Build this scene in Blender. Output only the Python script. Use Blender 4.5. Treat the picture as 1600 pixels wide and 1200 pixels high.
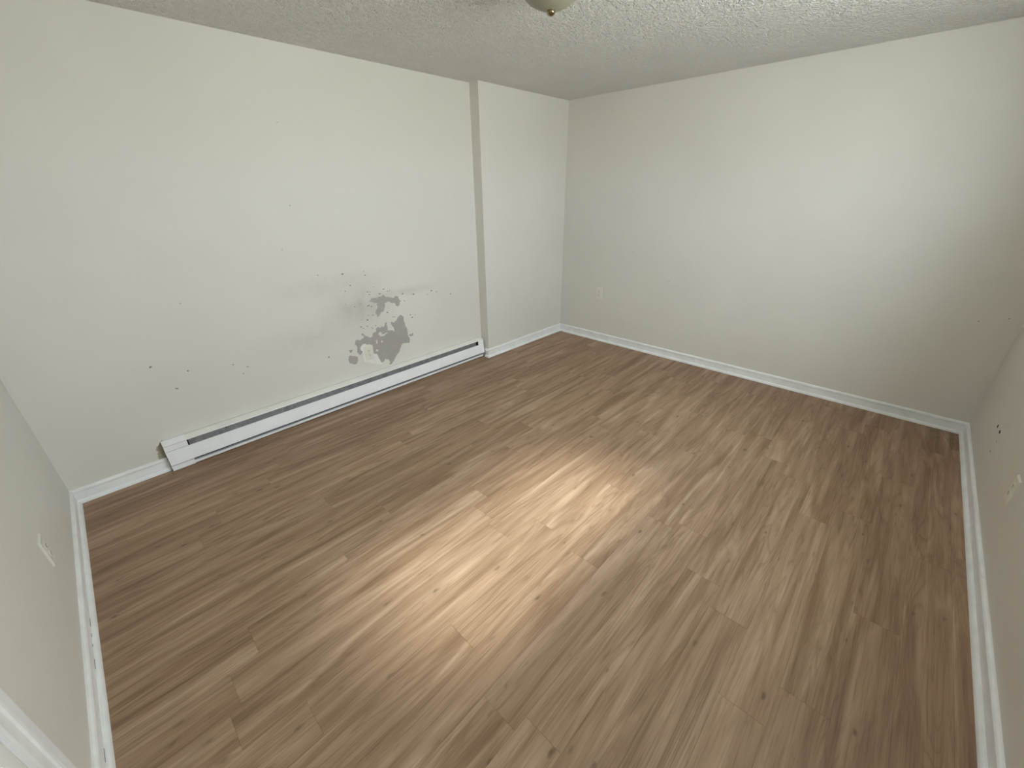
import bpy, bmesh, math, random
from mathutils import Vector, Matrix

# ------------------------------------------------------------------ scene, camera, light
scene = bpy.context.scene
COL = scene.collection
for o in list(bpy.data.objects):
    bpy.data.objects.remove(o)

# room (metres): x runs to the right along the heater wall, y runs towards the heater wall
W, D, H = 4.454, 3.634, 2.44          # left wall x=-W, front wall y=-D
YB = 0.1095                            # heater wall plane; the projecting wall part has y=0
XP = -1.2463                           # left edge of the projecting part
TH = 0.14                              # wall thickness
WIN = (-3.05, -1.48, 1.54, 2.10)       # window opening in the front wall (x0, x1, z0, z1)
DOOR = (-2.68, -1.892, 2.03)           # closet door opening in the left wall (y0, y1, height)

yaw, pitch, roll = 0.8020, -0.44463, -0.01424
fwd = Vector((math.cos(pitch) * math.sin(yaw), math.cos(pitch) * math.cos(yaw), math.sin(pitch)))
rgt = Vector((math.cos(yaw), -math.sin(yaw), 0))
upv = rgt.cross(fwd)
r2 = rgt * math.cos(roll) + upv * math.sin(roll)
u2 = -rgt * math.sin(roll) + upv * math.cos(roll)
cam = bpy.data.cameras.new('camera')
cam.sensor_fit = 'HORIZONTAL'
cam.sensor_width = 36.0
cam.lens = 634.76 / 1600 * 36.0
cam.clip_start = 0.02
co = bpy.data.objects.new('camera', cam)
m = Matrix((r2, u2, -fwd)).transposed().to_4x4()
m.translation = (-4.0132, -3.0179, 1.6190)
co.matrix_world = m
COL.objects.link(co)
scene.camera = co

world = bpy.data.worlds.new('sky')
scene.world = world
world.use_nodes = True
wt = world.node_tree
wt.nodes.clear()
wo = wt.nodes.new('ShaderNodeOutputWorld')
wb = wt.nodes.new('ShaderNodeBackground')
tc = wt.nodes.new('ShaderNodeTexCoord')
sx = wt.nodes.new('ShaderNodeSeparateXYZ')
rp = wt.nodes.new('ShaderNodeValToRGB')
rp.color_ramp.elements[0].position = 0.47
rp.color_ramp.elements[0].color = (0.82, 0.82, 0.79, 1)      # ground outside
rp.color_ramp.elements[1].position = 0.53
rp.color_ramp.elements[1].color = (0.92, 0.95, 1.0, 1)       # hazy sky
mr = wt.nodes.new('ShaderNodeMapRange')
mr.inputs[1].default_value = -1
wt.links.new(tc.outputs['Generated'], sx.inputs[0])
wt.links.new(sx.outputs[2], mr.inputs[0])
wt.links.new(mr.outputs[0], rp.inputs[0])
wt.links.new(rp.outputs[0], wb.inputs[0])
wb.inputs[1].default_value = 9.0
wt.links.new(wb.outputs[0], wo.inputs[0])

pl = bpy.data.lights.new('window_portal', 'AREA')
pl.shape = 'RECTANGLE'
pl.size = WIN[1] - WIN[0]
pl.size_y = WIN[3] - WIN[2]
pl.cycles.is_portal = True
po = bpy.data.objects.new('window_portal', pl)
po.location = ((WIN[0] + WIN[1]) / 2, -D - TH - 0.01, (WIN[2] + WIN[3]) / 2)
po.rotation_euler = (math.radians(90), 0, 0)       # emits towards +y
COL.objects.link(po)

sl = bpy.data.lights.new('sun', 'SUN')
sl.energy = 3.0
sl.angle = math.radians(13)
sl.color = (1.0, 0.985, 0.965)
so = bpy.data.objects.new('sun', sl)
sdir = Vector((0.58, -1.85, 1.90)).normalized()       # towards the sun
so.rotation_euler = sdir.to_track_quat('Z', 'Y').to_euler()
so.location = (-2, -8, 6)
COL.objects.link(so)

vs = scene.view_settings
vs.view_transform = 'Standard'
vs.look = 'None'
vs.gamma = 1
vs.use_curve_mapping = False
vs.exposure = 2.1
scene.cycles.max_bounces = 8
scene.cycles.diffuse_bounces = 5
scene.cycles.sample_clamp_indirect = 8

# ------------------------------------------------------------------ helpers
def tag(o, label=None, cat=None, group=None, kind=None):
    if label: o['label'] = label
    if cat: o['category'] = cat
    if group: o['group'] = group
    if kind: o['kind'] = kind
    return o

def link(name, me, mat=None, parent=None, smooth=False):
    o = bpy.data.objects.new(name, me)
    COL.objects.link(o)
    if mat and not me.materials: me.materials.append(mat)
    if parent: o.parent = parent
    if smooth:
        for f in me.polygons: f.use_smooth = True
    return o

def empty(name, loc, rot=(0, 0, 0)):
    o = bpy.data.objects.new(name, None)
    o.empty_display_size = 0.05
    o.location = loc
    o.rotation_euler = rot
    COL.objects.link(o)
    return o

def mesh_of(bm, name):
    bmesh.ops.recalc_face_normals(bm, faces=bm.faces)
    me = bpy.data.meshes.new(name)
    bm.to_mesh(me)
    bm.free()
    return me

def box(bm, x0, x1, y0, y1, z0, z1, bevel=0.0, seg=1):
    r = bmesh.ops.create_cube(bm, size=1)
    for v in r['verts']:
        v.co = Vector(((x0 + x1) / 2 + v.co.x * (x1 - x0), (y0 + y1) / 2 + v.co.y * (y1 - y0), (z0 + z1) / 2 + v.co.z * (z1 - z0)))
    if bevel:
        es = list({e for v in r['verts'] for e in v.link_edges})
        bmesh.ops.bevel(bm, geom=es, offset=bevel, segments=seg, affect='EDGES', profile=0.5)

def box_mesh(name, *a, **k):
    bm = bmesh.new()
    box(bm, *a, **k)
    return mesh_of(bm, name)

def prism(bm, pts, axis_fn, t0, t1):
    """closed prism: pts is a 2-D outline, axis_fn(a, b, t) gives the 3-D point"""
    n = len(pts)
    A = [bm.verts.new(axis_fn(a, b, t0)) for a, b in pts]
    B = [bm.verts.new(axis_fn(a, b, t1)) for a, b in pts]
    bm.faces.new(A)
    bm.faces.new(B[::-1])
    for i in range(n):
        bm.faces.new((A[i], B[i], B[(i + 1) % n], A[(i + 1) % n]))

def prism_mesh(name, pts, axis_fn, t0, t1):
    bm = bmesh.new()
    prism(bm, pts, axis_fn, t0, t1)
    return mesh_of(bm, name)

def lathe_mesh(name, prof, seg=64):
    bm = bmesh.new()
    rings = []
    for r, z in prof:
        if r < 1e-6: rings.append([bm.verts.new((0, 0, z))])
        else: rings.append([bm.verts.new((r * math.cos(2 * math.pi * k / seg), r * math.sin(2 * math.pi * k / seg), z)) for k in range(seg)])
    for a, b in zip(rings, rings[1:]):
        for k in range(seg):
            q = [a[k % len(a)], a[(k + 1) % len(a)], b[(k + 1) % len(b)], b[k % len(b)]]
            q = [v for i, v in enumerate(q) if v not in q[:i]]
            if len(q) > 2: bm.faces.new(q)
    return mesh_of(bm, name)

class NT:
    """small node-tree helper"""
    def __init__(s, name):
        s.m = bpy.data.materials.new(name)
        s.m.use_nodes = True
        s.t = s.m.node_tree
        s.b = s.t.nodes['Principled BSDF']
    def n(s, typ, **k):
        nd = s.t.nodes.new(typ)
        for a, v in k.items(): setattr(nd, a, v)
        return nd
    def l(s, a, b): s.t.links.new(a, b)
    def set(s, **k):
        for a, v in k.items(): s.b.inputs[a.replace('_', ' ')].default_value = v
    def pos(s): return s.n('ShaderNodeNewGeometry').outputs['Position']
    def mapping(s, vec, scale=(1, 1, 1), loc=(0, 0, 0)):
        mp = s.n('ShaderNodeMapping')
        mp.inputs['Scale'].default_value = scale
        mp.inputs['Location'].default_value = loc
        s.l(vec, mp.inputs['Vector'])
        return mp.outputs[0]
    def noise(s, vec, scale, detail=2, rough=0.5, dist=0.0):
        nd = s.n('ShaderNodeTexNoise')
        nd.inputs['Scale'].default_value = scale
        nd.inputs['Detail'].default_value = detail
        nd.inputs['Roughness'].default_value = rough
        nd.inputs['Distortion'].default_value = dist
        s.l(vec, nd.inputs['Vector'])
        return nd.outputs[0]
    def math(s, op, a, b=0.0, clamp=False):
        nd = s.n('ShaderNodeMath', operation=op, use_clamp=clamp)
        for i, v in enumerate((a, b)):
            if isinstance(v, (int, float)): nd.inputs[i].default_value = v
            else: s.l(v, nd.inputs[i])
        return nd.outputs[0]
    def ramp(s, fac, *els):
        nd = s.n('ShaderNodeValToRGB')
        cr = nd.color_ramp
        while len(cr.elements) < len(els): cr.elements.new(0.5)
        for e, (p, c) in zip(cr.elements, els):
            e.position = p
            e.color = (*c, 1) if len(c) == 3 else c
        s.l(fac, nd.inputs[0])
        return nd.outputs[0]
    def mix(s, fac, a, b, blend='MIX'):
        nd = s.n('ShaderNodeMix', data_type='RGBA', blend_type=blend)
        for i, v in ((0, fac), (6, a), (7, b)):
            if isinstance(v, (int, float)): nd.inputs[i].default_value = v
            elif isinstance(v, tuple): nd.inputs[i].default_value = (*v, 1)
            else: s.l(v, nd.inputs[i])
        return nd.outputs[2]
    def bump(s, h, strength, dist):
        nd = s.n('ShaderNodeBump')
        nd.inputs['Strength'].default_value = strength
        nd.inputs['Distance'].default_value = dist
        s.l(h, nd.inputs['Height'])
        s.l(nd.outputs[0], s.b.inputs['Normal'])

def simple(name, col, rough=0.5, metal=0.0, spec=0.5, bump=None, var=0.06, vscale=9.0):
    t = NT(name)
    t.set(Roughness=rough, Metallic=metal)
    t.b.inputs['Specular IOR Level'].default_value = spec
    n = t.noise(t.pos(), vscale, 4, 0.6)
    lo = tuple(c * (1 - var) for c in col)
    hi = tuple(min(1, c * (1 + var)) for c in col)
    t.l(t.ramp(n, (0.3, lo), (0.7, hi)), t.b.inputs['Base Color'])
    if bump:
        t.bump(t.noise(t.pos(), bump[0], 2, 0.5), bump[1], bump[2])
    return t.m

def wall_paint(name, stains=()):
    """off-white roller-painted drywall; stains = soft dirt marks ((x, y, z), (rx, ry, rz), strength)"""
    t = NT(name)
    t.set(Roughness=0.55)
    t.b.inputs['Specular IOR Level'].default_value = 0.3
    p = t.pos()
    n = t.noise(p, 1.3, 4, 0.55)
    c = t.ramp(n, (0.3, (0.722, 0.697, 0.645)), (0.7, (0.760, 0.736, 0.688)))
    for loc, rad, k in stains:
        mp = t.n('ShaderNodeMapping')
        mp.inputs['Location'].default_value = tuple(-a / b for a, b in zip(loc, rad))
        mp.inputs['Scale'].default_value = tuple(1 / b for b in rad)
        t.l(p, mp.inputs['Vector'])
        g = t.n('ShaderNodeTexGradient', gradient_type='SPHERICAL')
        t.l(mp.outputs[0], g.inputs[0])
        f = t.math('MULTIPLY', g.outputs[1], t.math('MULTIPLY', t.noise(p, 9, 4, 0.6), k * 2), True)
        c = t.mix(f, c, (0.30, 0.275, 0.22))
    t.l(c, t.b.inputs['Base Color'])
    t.bump(t.noise(p, 170, 3, 0.6), 0.22, 0.0012)
    return t.m

def popcorn():
    t = NT('textured_ceiling_paint')
    t.set(Roughness=0.75)
    t.b.inputs['Specular IOR Level'].default_value = 0.25
    p = t.pos()
    v = t.n('ShaderNodeTexVoronoi', feature='SMOOTH_F1')
    v.inputs['Scale'].default_value = 108
    mx = t.n('ShaderNodeVectorMath', operation='MULTIPLY_ADD')
    nn = t.n('ShaderNodeTexNoise')
    nn.inputs['Scale'].default_value = 30
    t.l(p, nn.inputs['Vector'])
    t.l(nn.outputs['Color'], mx.inputs[0])
    mx.inputs[1].default_value = (0.03, 0.03, 0.03)
    t.l(p, mx.inputs[2])
    t.l(mx.outputs[0], v.inputs['Vector'])
    big = t.ramp(t.noise(p, 44, 3, 0.65), (0.40, (0, 0, 0)), (0.60, (1, 1, 1)))
    h = t.math('MULTIPLY', t.math('SUBTRACT', 1.0, v.outputs['Distance']), t.math('ADD', t.math('MULTIPLY', big, 0.75), 0.25))
    c = t.ramp(t.noise(p, 2.0, 3, 0.5), (0.3, (0.86, 0.845, 0.82)), (0.7, (0.90, 0.885, 0.865)))
    t.l(c, t.b.inputs['Base Color'])
    t.bump(h, 1.0, 0.018)
    return t.m

def oak():
    t = NT('oak_vinyl_plank')
    rnd = t.n('ShaderNodeObjectInfo').outputs['Random']
    cx = t.n('ShaderNodeCombineXYZ')
    for i, k in enumerate((71.0, 23.7, 11.3)): t.l(t.math('MULTIPLY', rnd, k), cx.inputs[i])
    ad = t.n('ShaderNodeVectorMath', operation='ADD')
    t.l(t.pos(), ad.inputs[0])
    t.l(cx.outputs[0], ad.inputs[1])
    p = ad.outputs[0]
    # long pale and dark streaks along the board
    figure = t.noise(t.mapping(p, (0.85, 11.0, 1)), 1.5, 4, 0.54, 0.9)
    band = t.ramp(figure, (0.30, (0.247, 0.152, 0.091)), (0.45, (0.327, 0.210, 0.132)), (0.57, (0.400, 0.268, 0.176)), (0.72, (0.500, 0.354, 0.248)))
    # cathedral figure: contour lines of a stretched noise
    base = t.noise(t.mapping(p, (0.55, 6.0, 1)), 1.3, 2, 0.45, 0.4)
    contour = t.math('FRACT', t.math('MULTIPLY', base, 20.0))
    cl = t.ramp(contour, (0.0, (0.70, 0.67, 0.64)), (0.35, (1, 1, 1)), (0.85, (1, 1, 1)), (1.0, (0.86, 0.84, 0.82)))
    where = t.ramp(t.noise(t.mapping(p, (0.9, 5.0, 1)), 1.1, 2, 0.5), (0.42, (0, 0, 0)), (0.62, (1, 1, 1)))
    c = t.mix(t.math('ADD', t.math('MULTIPLY', where, 0.65), 0.12), band, cl, 'MULTIPLY')
    # fine pores
    fine = t.noise(t.mapping(p, (5.0, 170, 1)), 1.0, 3, 0.6)
    fl = t.ramp(fine, (0.32, (0.66, 0.63, 0.60)), (0.52, (1, 1, 1)))
    c = t.mix(0.6, c, fl, 'MULTIPLY')
    # short dark dashes
    dash = t.noise(t.mapping(p, (7.0, 60, 1)), 1.0, 2, 0.5)
    c = t.mix(t.math('MULTIPLY', t.ramp(dash, (0.66, (0, 0, 0)), (0.74, (1, 1, 1))), 0.5), c, (0.21, 0.13, 0.075))
    # small knots
    vo = t.n('ShaderNodeTexVoronoi', voronoi_dimensions='2D')
    vo.inputs['Scale'].default_value = 1.0
    wob = t.math('MULTIPLY', t.math('SUBTRACT', t.noise(t.mapping(p, (26, 60, 1)), 1.0, 2, 0.6), 0.5), 0.16)
    t.l(t.mapping(p, (3.0, 7.5, 1)), vo.inputs['Vector'])
    sc_ = t.n('ShaderNodeSeparateColor')
    t.l(vo.outputs['Color'], sc_.inputs[0])
    sel = t.math('GREATER_THAN', sc_.outputs[0], 0.42)
    kd = t.math('ADD', vo.outputs['Distance'], wob)
    kn = t.ramp(kd, (0.005, (1, 1, 1)), (0.060, (0, 0, 0)))
    halo = t.ramp(kd, (0.04, (1, 1, 1)), (0.22, (0, 0, 0)))
    c = t.mix(t.math('MULTIPLY', t.math('MULTIPLY', halo, sel), 0.28), c, (0.26, 0.165, 0.10))
    c = t.mix(t.math('MULTIPLY', t.math('MULTIPLY', kn, sel), t.math('ADD', t.math('MULTIPLY', sc_.outputs[1], 0.6), 0.25)), c, (0.12, 0.072, 0.042))
    hs = t.n('ShaderNodeHueSaturation')
    t.l(c, hs.inputs['Color'])
    t.l(t.math('ADD', t.math('MULTIPLY', rnd, 0.08), 0.96), hs.inputs['Value'])
    t.l(hs.outputs[0], t.b.inputs['Base Color'])
    t.l(t.math('ADD', t.math('MULTIPLY', fine, 0.15), 0.40), t.b.inputs['Roughness'])
    t.b.inputs['Specular IOR Level'].default_value = 0.32
    t.bump(fine, 0.10, 0.0005)
    return t.m

def window_glass():
    m_ = bpy.data.materials.new('window_glass')
    m_.use_nodes = True
    t = m_.node_tree
    t.nodes.clear()
    out = t.nodes.new('ShaderNodeOutputMaterial')
    mx = t.nodes.new('ShaderNodeMixShader')
    tr = t.nodes.new('ShaderNodeBsdfTransparent')
    tr.inputs[0].default_value = (0.93, 0.97, 0.96, 1)
    gl = t.nodes.new('ShaderNodeBsdfGlossy')
    gl.inputs['Roughness'].default_value = 0.02
    mx.inputs[0].default_value = 0.06
    t.links.new(tr.outputs[0], mx.inputs[1])
    t.links.new(gl.outputs[0], mx.inputs[2])
    t.links.new(mx.outputs[0], out.inputs[0])
    return m_

M = dict(
    wall=wall_paint('off_white_wall_paint'),
    wall_back=wall_paint('stained_off_white_wall_paint', (
        ((-2.58, YB, 0.79), (0.34, 0.3, 0.17), 0.28),
        ((-2.66, YB, 0.98), (0.55, 0.3, 0.12), 0.16),
        ((-2.10, YB, 0.84), (0.38, 0.3, 0.05), 0.20),
        ((-2.45, YB, 0.74), (0.30, 0.3, 0.26), 0.16),
        ((-2.95, YB, 0.62), (0.55, 0.3, 0.16), 0.14))),
    ceiling=popcorn(),
    oak=oak(),
    trim=simple('white_trim_gloss', (0.90, 0.91, 0.92), 0.38, bump=(60, 0.15, 0.0008)),
    metal=simple('white_enamel_steel', (0.93, 0.94, 0.97), 0.33, var=0.03),
    cap=simple('cream_enamel_steel', (0.86, 0.86, 0.82), 0.4, var=0.04),
    baffle=simple('grey_steel_baffle', (0.22, 0.225, 0.25), 0.45, 0.3, var=0.25, vscale=30),
    dark=simple('dark_interior', (0.015, 0.016, 0.02), 0.7),
    primer=simple('grey_primer', (0.42, 0.388, 0.375), 0.7, var=0.05, vscale=25, bump=(120, 0.25, 0.0008)),
    dull_beige=simple('dull_beige_matte', (0.40, 0.375, 0.29), 0.7, var=0.10, vscale=40),
    filler=simple('white_patching', (0.83, 0.82, 0.775), 0.65, var=0.05, vscale=60, bump=(90, 0.5, 0.0015)),
    chip=simple('exposed_dark_spot', (0.27, 0.245, 0.205), 0.8, var=0.2, vscale=60),
    plate=simple('ivory_plastic', (0.78, 0.76, 0.69), 0.35, var=0.02),
    slot=simple('black_slot', (0.05, 0.045, 0.04), 0.6),
    sub=simple('dark_subfloor', (0.10, 0.08, 0.06), 0.9),
    brass=simple('aged_brass', (0.30, 0.24, 0.13), 0.24, 1.0, var=0.12, vscale=40),
    opal=simple('frosted_alabaster_glass', (0.29, 0.28, 0.205), 0.35, var=0.08, vscale=12),
    hole=simple('dark_hole', (0.02, 0.015, 0.012), 0.9),
    fin=simple('aluminium_fin', (0.5, 0.5, 0.52), 0.4, 0.9),
    glass=window_glass(),
)

# ------------------------------------------------------------------ the room
bm = bmesh.new(); box(bm, -W - TH, TH, -D - TH, YB + TH, -0.06, -0.006)
floor = tag(link('floor', mesh_of(bm, 'floor'), M['sub']), 'tan oak-look plank floor of the empty room', 'floor', kind='structure')

# planks: rows of 0.15 m, seams measured at y = -3.41 + 0.15 k
PW, PLN, GAP = 0.15, 1.22, 0.0002
ends = {round(-3.41, 2): -2.22, round(-3.26, 2): -2.75, round(-2.81, 2): -2.475, round(-2.51, 2): -3.50, round(-2.36, 2): -2.765,
        round(-2.21, 2): -2.195, round(-1.91, 2): -4.14, round(-1.46, 2): -3.552, round(-1.31, 2): -3.242}
rnd = random.Random(4)
y = -3.41 - PW * 2
while y < YB:
    y0, y1 = max(y, -D), min(y + PW, YB)
    if y1 - y0 > 0.004:
        e = ends.get(round(y, 2), -W + rnd.uniform(0.25, 1.2))
        while e > -W: e -= PLN
        x = e
        while x < 0:
            x0, x1 = max(x, -W), min(x + PLN, 0)
            if x1 - x0 > 0.01:
                bm = bmesh.new()
                b = 0.0004
                lo = [(x0 + GAP, y0 + GAP), (x1 - GAP, y0 + GAP), (x1 - GAP, y1 - GAP), (x0 + GAP, y1 - GAP)]
                hi = [(x0 + GAP + b, y0 + GAP + b), (x1 - GAP - b, y0 + GAP + b), (x1 - GAP - b, y1 - GAP - b), (x0 + GAP + b, y1 - GAP - b)]
                L0 = [bm.verts.new((*q, -0.006)) for q in lo]
                L1 = [bm.verts.new((*q, -b)) for q in lo]
                L2 = [bm.verts.new((*q, 0)) for q in hi]
                for A, B in ((L0, L1), (L1, L2)):
                    for k in range(4): bm.faces.new((A[k], A[(k + 1) % 4], B[(k + 1) % 4], B[k]))
                bm.faces.new(L2)
                link('plank', mesh_of(bm, 'plank'), M['oak'], floor)
            x += PLN
    y += PW

bm = bmesh.new(); box(bm, -W - TH, TH, -D - TH, YB + TH, H, H + 0.1)
tag(link('ceiling', mesh_of(bm, 'ceiling'), M['ceiling']), 'white stippled popcorn ceiling above the room', 'ceiling', kind='structure')

bm = bmesh.new(); box(bm, -W - TH, TH, YB, YB + TH, -0.006, H)
wall_back = tag(link('wall_back', mesh_of(bm, 'wall_back'), M['wall_back']), 'long off-white wall with peeling paint above the baseboard heater', 'wall', kind='structure')
bm = bmesh.new(); box(bm, XP, 0, 0, YB, 0, H, 0.0)
link('wall_projection', mesh_of(bm, 'wall_projection'), M['wall'], wall_back)['label'] = 'projecting wall section beside the far corner'
bm = bmesh.new(); box(bm, 0, TH, -D - TH, YB, -0.006, H)
wall_right = tag(link('wall_right', mesh_of(bm, 'wall_right'), M['wall']), 'plain off-white wall with one outlet near the far corner', 'wall', kind='structure')
bm = bmesh.new()
box(bm, -W - TH, -W, DOOR[1], YB, -0.006, H)
box(bm, -W - TH, -W, -D - TH, DOOR[0], -0.006, H)
box(bm, -W - TH, -W, DOOR[0], DOOR[1], DOOR[2], H)
wall_left = tag(link('wall_left', mesh_of(bm, 'wall_left'), M['wall']), 'off-white wall at the left edge with white door casing', 'wall', kind='structure')
bm = bmesh.new()
box(bm, -W, WIN[0], -D - TH, -D, -0.006, H)
box(bm, WIN[1], 0, -D - TH, -D, -0.006, H)
box(bm, WIN[0], WIN[1], -D - TH, -D, -0.006, WIN[2])
box(bm, WIN[0], WIN[1], -D - TH, -D, WIN[3], H)
wall_front = tag(link('wall_front', mesh_of(bm, 'wall_front'), M['wall']), 'shaded off-white wall at the right edge of the view', 'wall', kind='structure')

# window in the front wall (beyond the right edge of the view; the room's daylight)
win = tag(empty('window_1', ((WIN[0] + WIN[1]) / 2, -D - TH, WIN[2])), 'white sliding window high in the shaded front wall', 'window', kind='structure')
wx, wz = (WIN[1] - WIN[0]) / 2, WIN[3] - WIN[2]
bm = bmesh.new()
for a in ((-wx, wx, 0.02, 0.08, 0, 0.035), (-wx, wx, 0.02, 0.08, wz - 0.035, wz), (-wx, -wx + 0.035, 0.02, 0.08, 0.035, wz - 0.035), (wx - 0.035, wx, 0.02, 0.08, 0.035, wz - 0.035), (-0.02, 0.02, 0.03, 0.07, 0.035, wz - 0.035)):
    box(bm, *a)
link('window_frame', mesh_of(bm, 'window_frame'), M['trim'], win)
for s in (-1, 1):
    a, b = sorted((s * 0.02, s * (wx - 0.035)))
    link('pane', box_mesh('pane', a, b, 0.045, 0.051, 0.035, wz - 0.035), M['glass'], win)
bm = bmesh.new()
for a in ((-wx - 0.06, -wx, TH, TH + 0.015, -0.06, wz + 0.06), (wx, wx + 0.06, TH, TH + 0.015, -0.06, wz + 0.06), (-wx, wx, TH, TH + 0.015, wz, wz + 0.06), (-wx, wx, TH, TH + 0.015, -0.06, 0)):
    box(bm, *a)
link('window_casing', mesh_of(bm, 'window_casing'), M['trim'], win)

# door with its casing in the left wall (lower left corner of the view)
door = tag(empty('door_1', (-W, (DOOR[0] + DOOR[1]) / 2, 0)), 'white panel door with moulded casing at the lower left corner', 'door', kind='structure')
dy, dh = (DOOR[1] - DOOR[0]) / 2, DOOR[2]
slab = link('door_slab', box_mesh('door_slab', -0.055, -0.02, -dy + 0.004, dy - 0.004, 0.012, dh - 0.004, bevel=0.002), M['trim'], door)
for z0, z1 in ((0.22, 0.85), (1.0, 1.82)):
    for s in (-1, 1):
        a, b = sorted((s * 0.05, s * (dy - 0.11)))
        link('door_panel', box_mesh('door_panel', -0.02, -0.014, a, b, z0, z1, bevel=0.005), M['trim'], slab)
kb = link('door_knob', lathe_mesh('door_knob', [(0, 0.05), (0.018, 0.048), (0.026, 0.036), (0.022, 0.022), (0.010, 0.014), (0.012, 0.004), (0.028, 0.002), (0.028, 0)], 24), M['brass'], slab, True)
kb.location = (-0.02, -dy + 0.07, 0.96)
kb.rotation_euler = (0, math.radians(90), 0)
# casing profile: across the width w, proud s; deeper outer band and a bead (a crease runs down its middle)
CP = [(0.0, 0.0), (0.0, 0.009), (0.008, 0.012), (0.040, 0.013), (0.044, 0.0175), (0.052, 0.0190), (0.084, 0.0190), (0.090, 0.015), (0.090, 0.0)]
CW = 0.090
for side in (1, -1):
    link('casing', prism_mesh('casing', CP, lambda w, s, t, side=side: (s, side * (dy + 0.003 + w), t), 0, dh + 0.003 + CW), M['trim'], door)
link('casing', prism_mesh('casing', CP, lambda w, s, t: (s, t, dh + 0.003 + w), -dy - 0.003, dy + 0.003), M['trim'], door)

# baseboards with a quarter-round shoe
BP = [(0, 0), (0.010, 0), (0.010, 0.068), (0.0130, 0.071), (0.0150, 0.076), (0.0145, 0.083), (0.0110, 0.089), (0.005, 0.092), (0, 0.092)]
SP = [(0.010, 0)] + [(0.010 + 0.0155 * math.cos(a), 0.021 * math.sin(a)) for a in [math.radians(q) for q in (0, 18, 36, 54, 72, 90)]]
def baseboard(name, label, fn, t0, t1, s0=None, s1=None, gaps=()):
    o = tag(link(name, prism_mesh(name, BP, fn, t0, t1), M['trim']), label, 'baseboard', kind='structure')
    link('shoe_moulding', prism_mesh('shoe_moulding', SP, fn, t0 if s0 is None else s0, t1 if s1 is None else s1), M['trim'], o)
    return o
TT = 0.0255
HX0, HX1 = -4.0, -1.262                 # heater ends
XS = XP - TT
baseboard('baseboard_back', 'short white baseboard between left corner and heater', lambda s, z, t: (t, YB - s, z), -W, HX0 - 0.004)
bb = tag(link('baseboard_projection', prism_mesh('baseboard_projection', BP, lambda s, z, t: (t, -s, z), XP - 0.012, 0), M['trim']), 'white baseboard along the projecting wall section to the far corner', 'baseboard', kind='structure')
link('shoe_moulding', prism_mesh('shoe_moulding', SP, lambda s, z, t: (t, -s, z), XP - TT, 0), M['trim'], bb)
link('return_board', prism_mesh('return_board', BP, lambda s, z, t: (XP - s, t, z), 0, 0.040), M['trim'], bb)
link('return_shoe', prism_mesh('return_shoe', SP, lambda s, z, t: (XP - s, t, z), -0.012, 0.040), M['trim'], bb)
baseboard('baseboard_right', 'long white baseboard under the wall with the lone outlet', lambda s, z, t: (-s, t, z), -D, -0.012, -D, -TT)
lb = baseboard('baseboard_left', 'scuffed white baseboard along the left wall', lambda s, z, t: (-W + s, t, z), DOOR[1] + 0.003 + CW, YB - 0.012, DOOR[1] + 0.003 + CW, YB - TT)
fb = baseboard('baseboard_front', 'shaded white baseboard along the right edge of the view', lambda s, z, t: (t, -D + s, z), -W, -0.012, -W, -TT)

# ------------------------------------------------------------------ baseboard heater
ht = tag(empty('baseboard_heater', ((HX0 + HX1) / 2, YB, 0)), 'long white electric baseboard heater with open slots under peeling wall', 'heater')
hl = (HX1 - HX0) / 2
F = lambda s, z, t: (t, -s, z)
CAPW, CAPR = 0.122, 0.068
link('back_plate', box_mesh('back_plate', -hl + 0.004, hl - 0.004, -0.003, -0.0005, 0.012, 0.196), M['dark'], ht)
link('top_cap', prism_mesh('top_cap', [(0.0015, 0.206), (0.006, 0.207), (0.050, 0.192), (0.052, 0.186), (0.0495, 0.186), (0.048, 0.189), (0.006, 0.203), (0.0015, 0.202)], F, -hl + CAPW, hl), M['cap'], ht)
link('front_panel', prism_mesh('front_panel', [(0.043, 0.141), (0.049, 0.143), (0.0635, 0.051), (0.060, 0.0465), (0.053, 0.0465), (0.053, 0.049), (0.0595, 0.050), (0.046, 0.1395), (0.043, 0.1395)], F, -hl + CAPW, hl), M['metal'], ht)
link('bottom_strip', prism_mesh('bottom_strip', [(0.004, 0.010), (0.0555, 0.010), (0.0575, 0.028), (0.0545, 0.029), (0.053, 0.0125), (0.004, 0.0125)], F, -hl + CAPW, hl - 0.02), M['metal'], ht)
bf = link('inner_baffle', prism_mesh('inner_baffle', [(0.030, 0.196), (0.034, 0.196), (0.044, 0.130), (0.040, 0.130)], F, -hl + CAPW + 0.008, hl - CAPR - 0.03), M['baffle'], ht)
rr = random.Random(9)
for k in range(11):
    xx = -hl + 0.35 + k * 0.22 + rr.uniform(-0.05, 0.05)
    q = rr.uniform(0.2, 0.8)
    s_, z_ = 0.034 + 0.009 * q, 0.196 - 0.056 * q
    o = link('rivet', lathe_mesh('rivet', [(0, 0.0022), (0.003, 0.0018), (0.0042, 0.0)], 10), M['slot'], bf)
    o.location = (xx, -s_, z_)
    o.rotation_euler = (math.radians(90), 0, 0)
bm = bmesh.new()
for k in range(120):
    xx = -hl + 0.16 + k * (2 * hl - 0.30) / 119
    box(bm, xx - 0.0004, xx + 0.0004, -0.036, -0.010, 0.060, 0.125)
fins = link('heating_fins', mesh_of(bm, 'heating_fins'), M['fin'], ht)
fins['kind'] = 'stuff'
tube = lathe_mesh('element_tube', [(0, -hl + 0.05), (0.006, -hl + 0.05), (0.006, hl - 0.05), (0, hl - 0.05)], 12)
tb = link('element_tube', tube, M['dark'], ht)
tb.rotation_euler = (0, math.radians(90), 0)
tb.location = (0, -0.023, 0.092)
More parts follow.
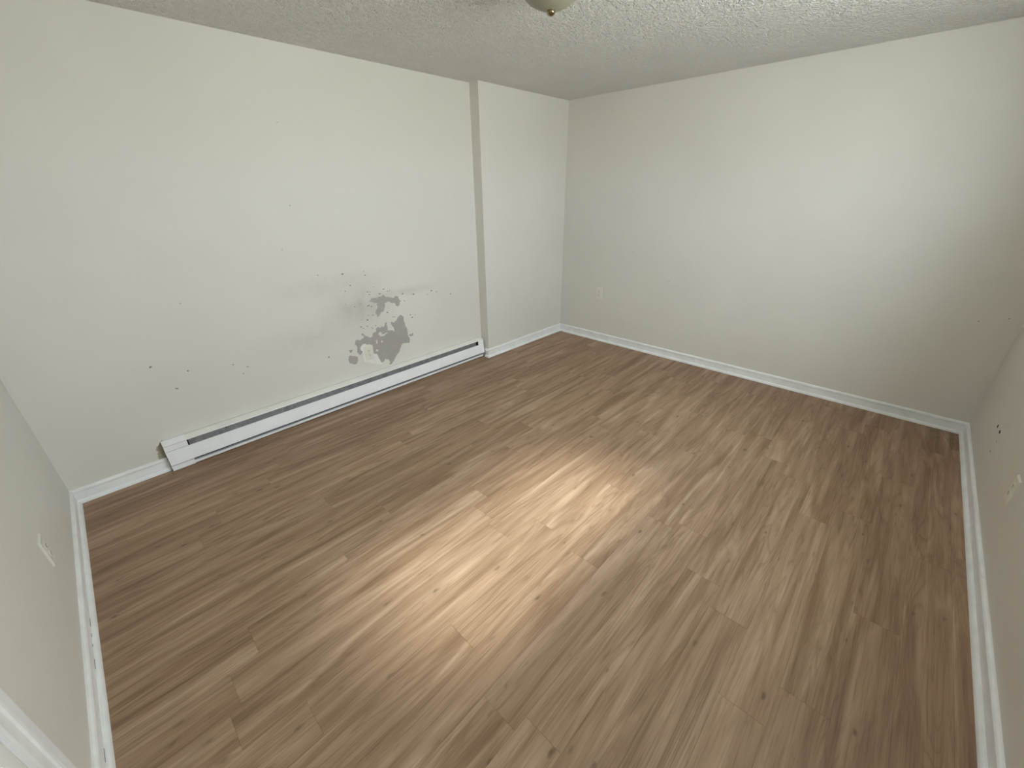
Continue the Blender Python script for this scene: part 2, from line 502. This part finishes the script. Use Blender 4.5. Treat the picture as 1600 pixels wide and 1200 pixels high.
# left end cap: one stepped cover
EP = [(0.0005, 0.008), (0.0005, 0.2065), (0.006, 0.2080), (0.0515, 0.1925), (0.0530, 0.1860), (0.0495, 0.1845), (0.0490, 0.1445), (0.0510, 0.1420), (0.0650, 0.0505), (0.0620, 0.0460), (0.0590, 0.0440), (0.0605, 0.008), (0.055, 0.006)]
ec = link('end_cap', prism_mesh('end_cap', EP, F, -hl, -hl + CAPW), M['metal'], ht)
for s_, z_ in ((0.0510, 0.1848), (0.0497, 0.1432), (0.0607, 0.0448)):        # thin dark strips drawing the shade in the cap's creases
    link('crease_strip', box_mesh('crease_strip', -hl + 0.002, -hl + CAPW - 0.002, -s_ - 0.0006, -s_ + 0.004, z_ - 0.0010, z_ + 0.0010), M['baffle'], ec)
link('wall_gap', box_mesh('wall_gap', -hl + 0.01, hl - 0.01, -0.0022, -0.0004, 0.203, 0.2075), M['dull_beige'], ht)
# right end: slot cover and a thin end plate
link('slot_cover', prism_mesh('slot_cover', [(0.040, 0.188), (0.046, 0.188), (0.0485, 0.140), (0.040, 0.138)], F, hl - CAPR, hl), M['metal'], ht)
link('end_plate', prism_mesh('end_plate', [(0.0005, 0.012), (0.0005, 0.200), (0.040, 0.186), (0.042, 0.147), (0.052, 0.050), (0.050, 0.012)], F, hl - 0.003, hl - 0.0005), M['cap'], ht)

# ------------------------------------------------------------------ flaking paint on the heater wall
def flat(name, pts, th, mat, parent, off=0.0):
    bm = bmesh.new()
    prism(bm, pts, lambda a, b, t: (a, YB - off - t, b), 0, th)
    return link(name, mesh_of(bm, name), mat, parent)

PEEL_UP=[(-2.4441, 0.8082), (-2.43, 0.831), (-2.4139, 0.8373), (-2.3889, 0.8351), (-2.3753, 0.8256), (-2.3601, 0.8392), (-2.3329, 0.8319), (-2.3176, 0.8456), (-2.3053, 0.8411), (-2.2977, 0.8232), (-2.2716, 0.8209), (-2.2571, 0.8111), (-2.2207, 0.802), (-2.2052, 0.8137), (-2.1761, 0.8061), (-2.172, 0.7785), (-2.1571, 0.7659), (-2.1702, 0.7537), (-2.1731, 0.7345), (-2.1888, 0.7228), (-2.2127, 0.7299), (-2.217, 0.7553), (-2.2489, 0.7614), (-2.2702, 0.7799), (-2.2917, 0.7792), (-2.3112, 0.7734), (-2.3121, 0.7519), (-2.3244, 0.7255), (-2.3382, 0.7065), (-2.3593, 0.7061), (-2.3671, 0.6908), (-2.3796, 0.679), (-2.393, 0.677), (-2.4002, 0.6954), (-2.4107, 0.7096), (-2.4021, 0.7293), (-2.3894, 0.7434), (-2.3788, 0.7603), (-2.3872, 0.7714), (-2.3769, 0.786), (-2.4021, 0.7885), (-2.4153, 0.8004), (-2.4316, 0.8081)]
PEEL_LOW=[(-2.2265, 0.6059), (-2.2092, 0.6273), (-2.184, 0.6445), (-2.1679, 0.6385), (-2.1535, 0.6202), (-2.1523, 0.5893), (-2.1448, 0.5618), (-2.1456, 0.536), (-2.1309, 0.5169), (-2.131, 0.4748), (-2.1325, 0.4401), (-2.1182, 0.415), (-2.1245, 0.3708), (-2.1626, 0.3756), (-2.1969, 0.3821), (-2.214, 0.3653), (-2.2307, 0.3323), (-2.2485, 0.3104), (-2.2687, 0.2919), (-2.2857, 0.2752), (-2.3004, 0.2552), (-2.32, 0.2394), (-2.3428, 0.2219), (-2.3531, 0.2279), (-2.3463, 0.2528), (-2.3515, 0.2733), (-2.3724, 0.2823), (-2.3909, 0.2878), (-2.3991, 0.2717), (-2.4192, 0.2671), (-2.4309, 0.2787), (-2.4414, 0.3135), (-2.4508, 0.3372), (-2.458, 0.3576), (-2.485, 0.3705), (-2.4853, 0.3988), (-2.4827, 0.4286), (-2.4868, 0.45), (-2.5082, 0.4608), (-2.5335, 0.4627), (-2.5516, 0.475), (-2.5665, 0.4766), (-2.5782, 0.4674), (-2.5941, 0.4495), (-2.5928, 0.4292), (-2.5798, 0.418), (-2.5824, 0.4037), (-2.6027, 0.3895), (-2.6172, 0.4062), (-2.6254, 0.4285), (-2.6186, 0.4513), (-2.6213, 0.4767), (-2.6309, 0.5037), (-2.618, 0.5197), (-2.5994, 0.527), (-2.5851, 0.5111), (-2.5683, 0.5213), (-2.5465, 0.5304), (-2.5399, 0.5532), (-2.5304, 0.5361), (-2.511, 0.5311), (-2.4935, 0.5143), (-2.4725, 0.5164), (-2.4621, 0.546), (-2.4405, 0.5505), (-2.4271, 0.5522), (-2.4252, 0.5789), (-2.408, 0.5872), (-2.3834, 0.5764), (-2.3488, 0.5757), (-2.3389, 0.6033), (-2.3213, 0.6117), (-2.3283, 0.5859), (-2.3194, 0.5738), (-2.3223, 0.5392), (-2.3046, 0.5298), (-2.2825, 0.5295), (-2.2611, 0.5063), (-2.2576, 0.5286), (-2.2672, 0.5564), (-2.2828, 0.5803), (-2.2823, 0.6003), (-2.2683, 0.6022), (-2.2538, 0.5888), (-2.238, 0.6004)]
PEEL_SMALL=[[(-2.7003, 0.4081), (-2.6879, 0.4094), (-2.6704, 0.3993), (-2.6471, 0.3924), (-2.63, 0.3774), (-2.6326, 0.3504), (-2.6419, 0.3279), (-2.6602, 0.3234), (-2.6831, 0.3331), (-2.7049, 0.3474), (-2.7117, 0.3744)], [(-2.6935, 0.4552), (-2.6601, 0.4531), (-2.6651, 0.4398), (-2.6793, 0.4291), (-2.6889, 0.4417)], [(-2.1192, 0.4501), (-2.0932, 0.4435), (-2.0768, 0.4529), (-2.0764, 0.434), (-2.0899, 0.4239), (-2.1156, 0.4331)], [(-2.5653, 0.5644), (-2.5454, 0.5643), (-2.5427, 0.5514), (-2.5588, 0.5457)]]
ISLANDS=[[(-2.4127, 0.5287), (-2.3942, 0.5441), (-2.3813, 0.5259), (-2.3855, 0.5169), (-2.3618, 0.5135), (-2.3273, 0.5252), (-2.3349, 0.5118), (-2.3698, 0.4977), (-2.3909, 0.5006), (-2.4072, 0.5148)], [(-2.4458, 0.4744), (-2.4286, 0.4825), (-2.4374, 0.4468), (-2.4483, 0.4447)], [(-2.3966, 0.4665), (-2.3828, 0.4526), (-2.3874, 0.4411), (-2.4021, 0.4501)], [(-2.4567, 0.3959), (-2.436, 0.3926), (-2.444, 0.3768), (-2.4639, 0.3851)]]
FILLER=[(-2.5667, 0.4756), (-2.4985, 0.4572), (-2.4818, 0.4335), (-2.4877, 0.3703), (-2.4586, 0.3541), (-2.434, 0.277), (-2.4219, 0.2573), (-2.449, 0.2524), (-2.5081, 0.284), (-2.5796, 0.3215), (-2.58, 0.3752), (-2.58, 0.403), (-2.5798, 0.418), (-2.5928, 0.4292), (-2.5945, 0.4471)]
FLECKS=[(-2.6266, 1.0581), (-2.4478, 1.0249), (-2.5831, 0.9636), (-2.2994, 0.8904), (-2.2486, 0.869), (-2.4495, 0.8927), (-2.4367, 0.8697), (-2.3461, 0.859), (-2.0225, 0.7989), (-2.1308, 0.8213), (-1.8285, 0.7978), (-1.7727, 0.7788), (-1.8746, 0.7705), (-1.6117, 0.7279), (-2.4641, 0.7799), (-2.4374, 0.7692), (-2.3016, 0.6923), (-2.0807, 0.6227), (-2.0642, 0.5954), (-2.4902, 0.6668), (-2.5553, 0.6217), (-2.4993, 0.6162), (-2.8596, 0.4465), (-2.2414, 0.6399), (-2.1208, 0.7577), (-2.3305, 0.5914), (-3.8209, 0.5193), (-3.7349, 0.6119), (-3.4906, 0.5797), (-3.4133, 0.5392), (-3.4499, 0.4999), (-3.898, 0.6901), (-2.8579, 2.0226), (-2.8941, 1.5474), (-3.0084, 1.2759), (-3.652, 1.0298)]
BEIGE_STRIP=[(-3.9878, 0.2174), (-4.0176, 0.1837), (-4.0366, 0.1641), (-4.0308, 0.1514), (-4.0372, 0.1203), (-4.0447, 0.0746), (-4.0443, 0.0441), (-4.0339, 0.0129), (-4.0224, 0.0065), (-4.0104, -0.0209)]
FLECKS_B=[(-0.904, 1.035), (-1.32, 0.783), (-3.443, 0.797), (-3.565, 0.838)]
HOLES=[(-0.686, 0.374), (-0.78, 0.38), (-0.823, 0.337), (-0.811, 0.268)]


def jag(pts, amp, seed, sub=3):
    """break straight outline pieces into a ragged edge"""
    q = random.Random(seed)
    out = []
    for i, (a, b) in enumerate(pts):
        c, d = pts[(i + 1) % len(pts)]
        out.append((a, b))
        L = math.hypot(c - a, d - b)
        for k in range(1, sub):
            f = k / sub
            j = min(amp, L * 0.16)
            out.append((a + (c - a) * f + q.uniform(-j, j), b + (d - b) * f + q.uniform(-j, j)))
    return out

flat('wall_filler', jag(FILLER, 0.004, 3), 0.0004, M['filler'], wall_back)['label'] = 'white patching brushed around the outlet'
flat('peeled_patch', jag(PEEL_UP, 0.004, 1), 0.0008, M['primer'], wall_back)['label'] = 'grey patch of peeled paint, upper'
flat('peeled_patch', jag(PEEL_LOW, 0.004, 2), 0.0008, M['primer'], wall_back)['label'] = 'large grey patch of peeled paint above the heater'
for i, q in enumerate(PEEL_SMALL): flat('peeled_patch', jag(q, 0.003, 10 + i), 0.0008, M['primer'], wall_back)
for i, q in enumerate(ISLANDS): flat('paint_island', jag(q, 0.003, 20 + i), 0.0013, M['wall'], wall_back)
flat('beige_strip', jag(BEIGE_STRIP, 0.004, 31, 4), 0.0006, M['dull_beige'], wall_back)['label'] = 'ragged beige strip beside the heater end'  # ragged strip, darker and more beige than the wall around it
def fleck_pts(x, z, r, q):
    n = 7
    ang, st = q.uniform(-0.6, 0.6), q.uniform(1.0, 1.9)
    P = []
    for k in range(n):
        a = 2 * math.pi * k / n
        u, v = r * st * math.cos(a) * q.uniform(0.6, 1.2), r * math.sin(a) * q.uniform(0.6, 1.2)
        P.append((x + u * math.cos(ang) - v * math.sin(ang), z + u * math.sin(ang) + v * math.cos(ang)))
    return P
q = random.Random(5)
bm = bmesh.new()
for i, (x, z) in enumerate(FLECKS):
    prism(bm, fleck_pts(x, z, q.uniform(0.0038, 0.0078) if i < 32 else 0.0032, q), lambda a, b, t: (a, YB - t, b), 0, 0.0007)
for _ in range(46):                                   # finer flecks round the two patches
    x, z = q.gauss(-2.38, 0.16), q.gauss(0.74, 0.13)
    if z > 0.25: prism(bm, fleck_pts(x, z, q.uniform(0.002, 0.0048), q), lambda a, b, t: (a, YB - t, b), 0, 0.0006)
o = link('paint_flecks', mesh_of(bm, 'paint_flecks'), M['chip'], wall_back)
o['kind'] = 'stuff'
o['label'] = 'small dark flecks where paint has chipped'
bm = bmesh.new()
for y_, z_ in FLECKS_B:
    prism(bm, fleck_pts(y_, z_, 0.0035, q), lambda a, b, t: (-t, a, b), 0, 0.0006)
o = link('wall_flecks', mesh_of(bm, 'wall_flecks'), M['chip'], wall_right)
o['kind'] = 'stuff'
for i, (x_, z_) in enumerate(HOLES):
    bm = bmesh.new()
    prism(bm, fleck_pts(x_, z_, 0.012 if i < 2 else 0.006, q), lambda a, b, t: (a, -D + t, b), 0, 0.0008)
    link('wall_hole' if i < 2 else 'wall_chip', mesh_of(bm, 'wall_hole'), M['hole'] if i < 2 else M['chip'], wall_front)
# scuffs on the left baseboard
for y_, l_ in ((-0.98, 0.05), (-1.06, 0.02), (-1.12, 0.012), (-1.22, 0.05), (-1.62, 0.05)):
    link('scuff', box_mesh('scuff', 0.0101, 0.0110, -l_ / 2, l_ / 2, -0.0015, 0.0015), M['baffle'], lb).location = (-W, y_, 0.0245)

# ------------------------------------------------------------------ wall outlets
def outlet(loc, rotz, label, w=0.076, h=0.124):
    """duplex receptacle; local -y faces the room, origin on the wall at the plate's centre"""
    t = tag(empty('wall_outlet', loc, (0, 0, rotz)), label, 'outlet', 'duplex outlets around the walls')
    bm = bmesh.new()
    b = 0.0045
    A = [(-w / 2, -h / 2), (w / 2, -h / 2), (w / 2, h / 2), (-w / 2, h / 2)]
    B = [(-w / 2 + b, -h / 2 + b), (w / 2 - b, -h / 2 + b), (w / 2 - b, h / 2 - b), (-w / 2 + b, h / 2 - b)]
    L = [[bm.verts.new((x, y, z)) for x, z in P] for P, y in ((A, 0), (A, -0.0035), (B, -0.0070))]
    bm.faces.new(L[0]); bm.faces.new(L[2])
    for P, Q in zip(L, L[1:]):
        for k in range(4): bm.faces.new((P[k], P[(k + 1) % 4], Q[(k + 1) % 4], Q[k]))
    link('cover_plate', mesh_of(bm, 'cover_plate'), M['plate'], t)
    for s in (-1, 1):
        P = [(0.0165 * math.copysign(min(abs(math.cos(a)) * 1.18, 1), math.cos(a)), s * 0.0195 + 0.0145 * math.sin(a)) for a in [2 * math.pi * k / 20 for k in range(20)]]
        so_ = link('socket', prism_mesh('socket', P, lambda a, b, t_: (a, -t_, b), 0.0065, 0.0092), M['plate'], t)
        for dx, hh in ((-0.0063, 0.0085), (0.0063, 0.0070)):
            link('slot', box_mesh('slot', dx - 0.0014, dx + 0.0014, -0.0096, -0.0088, s * 0.0195 + 0.003 - hh / 2, s * 0.0195 + 0.003 + hh / 2), M['slot'], so_)
        G = [(0.0026 * math.cos(a), s * 0.0195 - 0.0075 + 0.0026 * math.sin(a)) for a in [2 * math.pi * k / 10 for k in range(10)]]
        link('ground_hole', prism_mesh('ground_hole', G, lambda a, b, t_: (a, -t_, b), 0.0088, 0.0096), M['slot'], so_)
    sc = link('screw', lathe_mesh('screw', [(0, 0.0014), (0.0025, 0.0011), (0.0034, 0.0)], 12), M['fin'], t)
    sc.location = (0, -0.0069, 0)
    sc.rotation_euler = (math.radians(90), 0, 0)
    return t
outlet((-2.525, YB - 0.0002, 0.388), 0, 'ivory duplex outlet beside the grey peeled paint above the heater')
outlet((0, -0.538, 0.548), math.radians(-90), 'ivory duplex outlet on the plain wall near the far corner')
outlet((-W, -0.872, 0.362), math.radians(90), 'ivory duplex outlet on the left wall, seen nearly edge-on')
outlet((-1.445, -D, 0.385), math.radians(180), 'ivory duplex outlet on the shaded wall at the right edge')

# ------------------------------------------------------------------ ceiling light
cl = tag(empty('ceiling_light', (-2.283, -1.605, H)), 'frosted glass dome ceiling light with small brass finial', 'ceiling light')
link('canopy', lathe_mesh('canopy', [(0, 0), (0.085, 0), (0.085, -0.012), (0.146, -0.020), (0.152, -0.030), (0.143, -0.034), (0, -0.034)], 48), M['brass'], cl, True)
R_, hD = 0.142, 0.103
prof = [(R_ * math.sin(a) ** 1.18, -0.036 - hD * math.cos(a)) for a in [math.radians(90 - k * 6) for k in range(16)]]
prof = [(0, -0.036)] + prof[:-1] + [(0, -0.036 - hD)]
link('glass_dome', lathe_mesh('glass_dome', prof, 64), M['opal'], cl, True)
zb = -0.036 - hD
link('finial', lathe_mesh('finial', [(0, zb + 0.006), (0.014, zb + 0.005), (0.0165, zb + 0.002), (0.0175, zb - 0.003), (0.0160, zb - 0.009), (0.011, zb - 0.014), (0.005, zb - 0.0165), (0, zb - 0.017)], 28), M['brass'], cl, True)
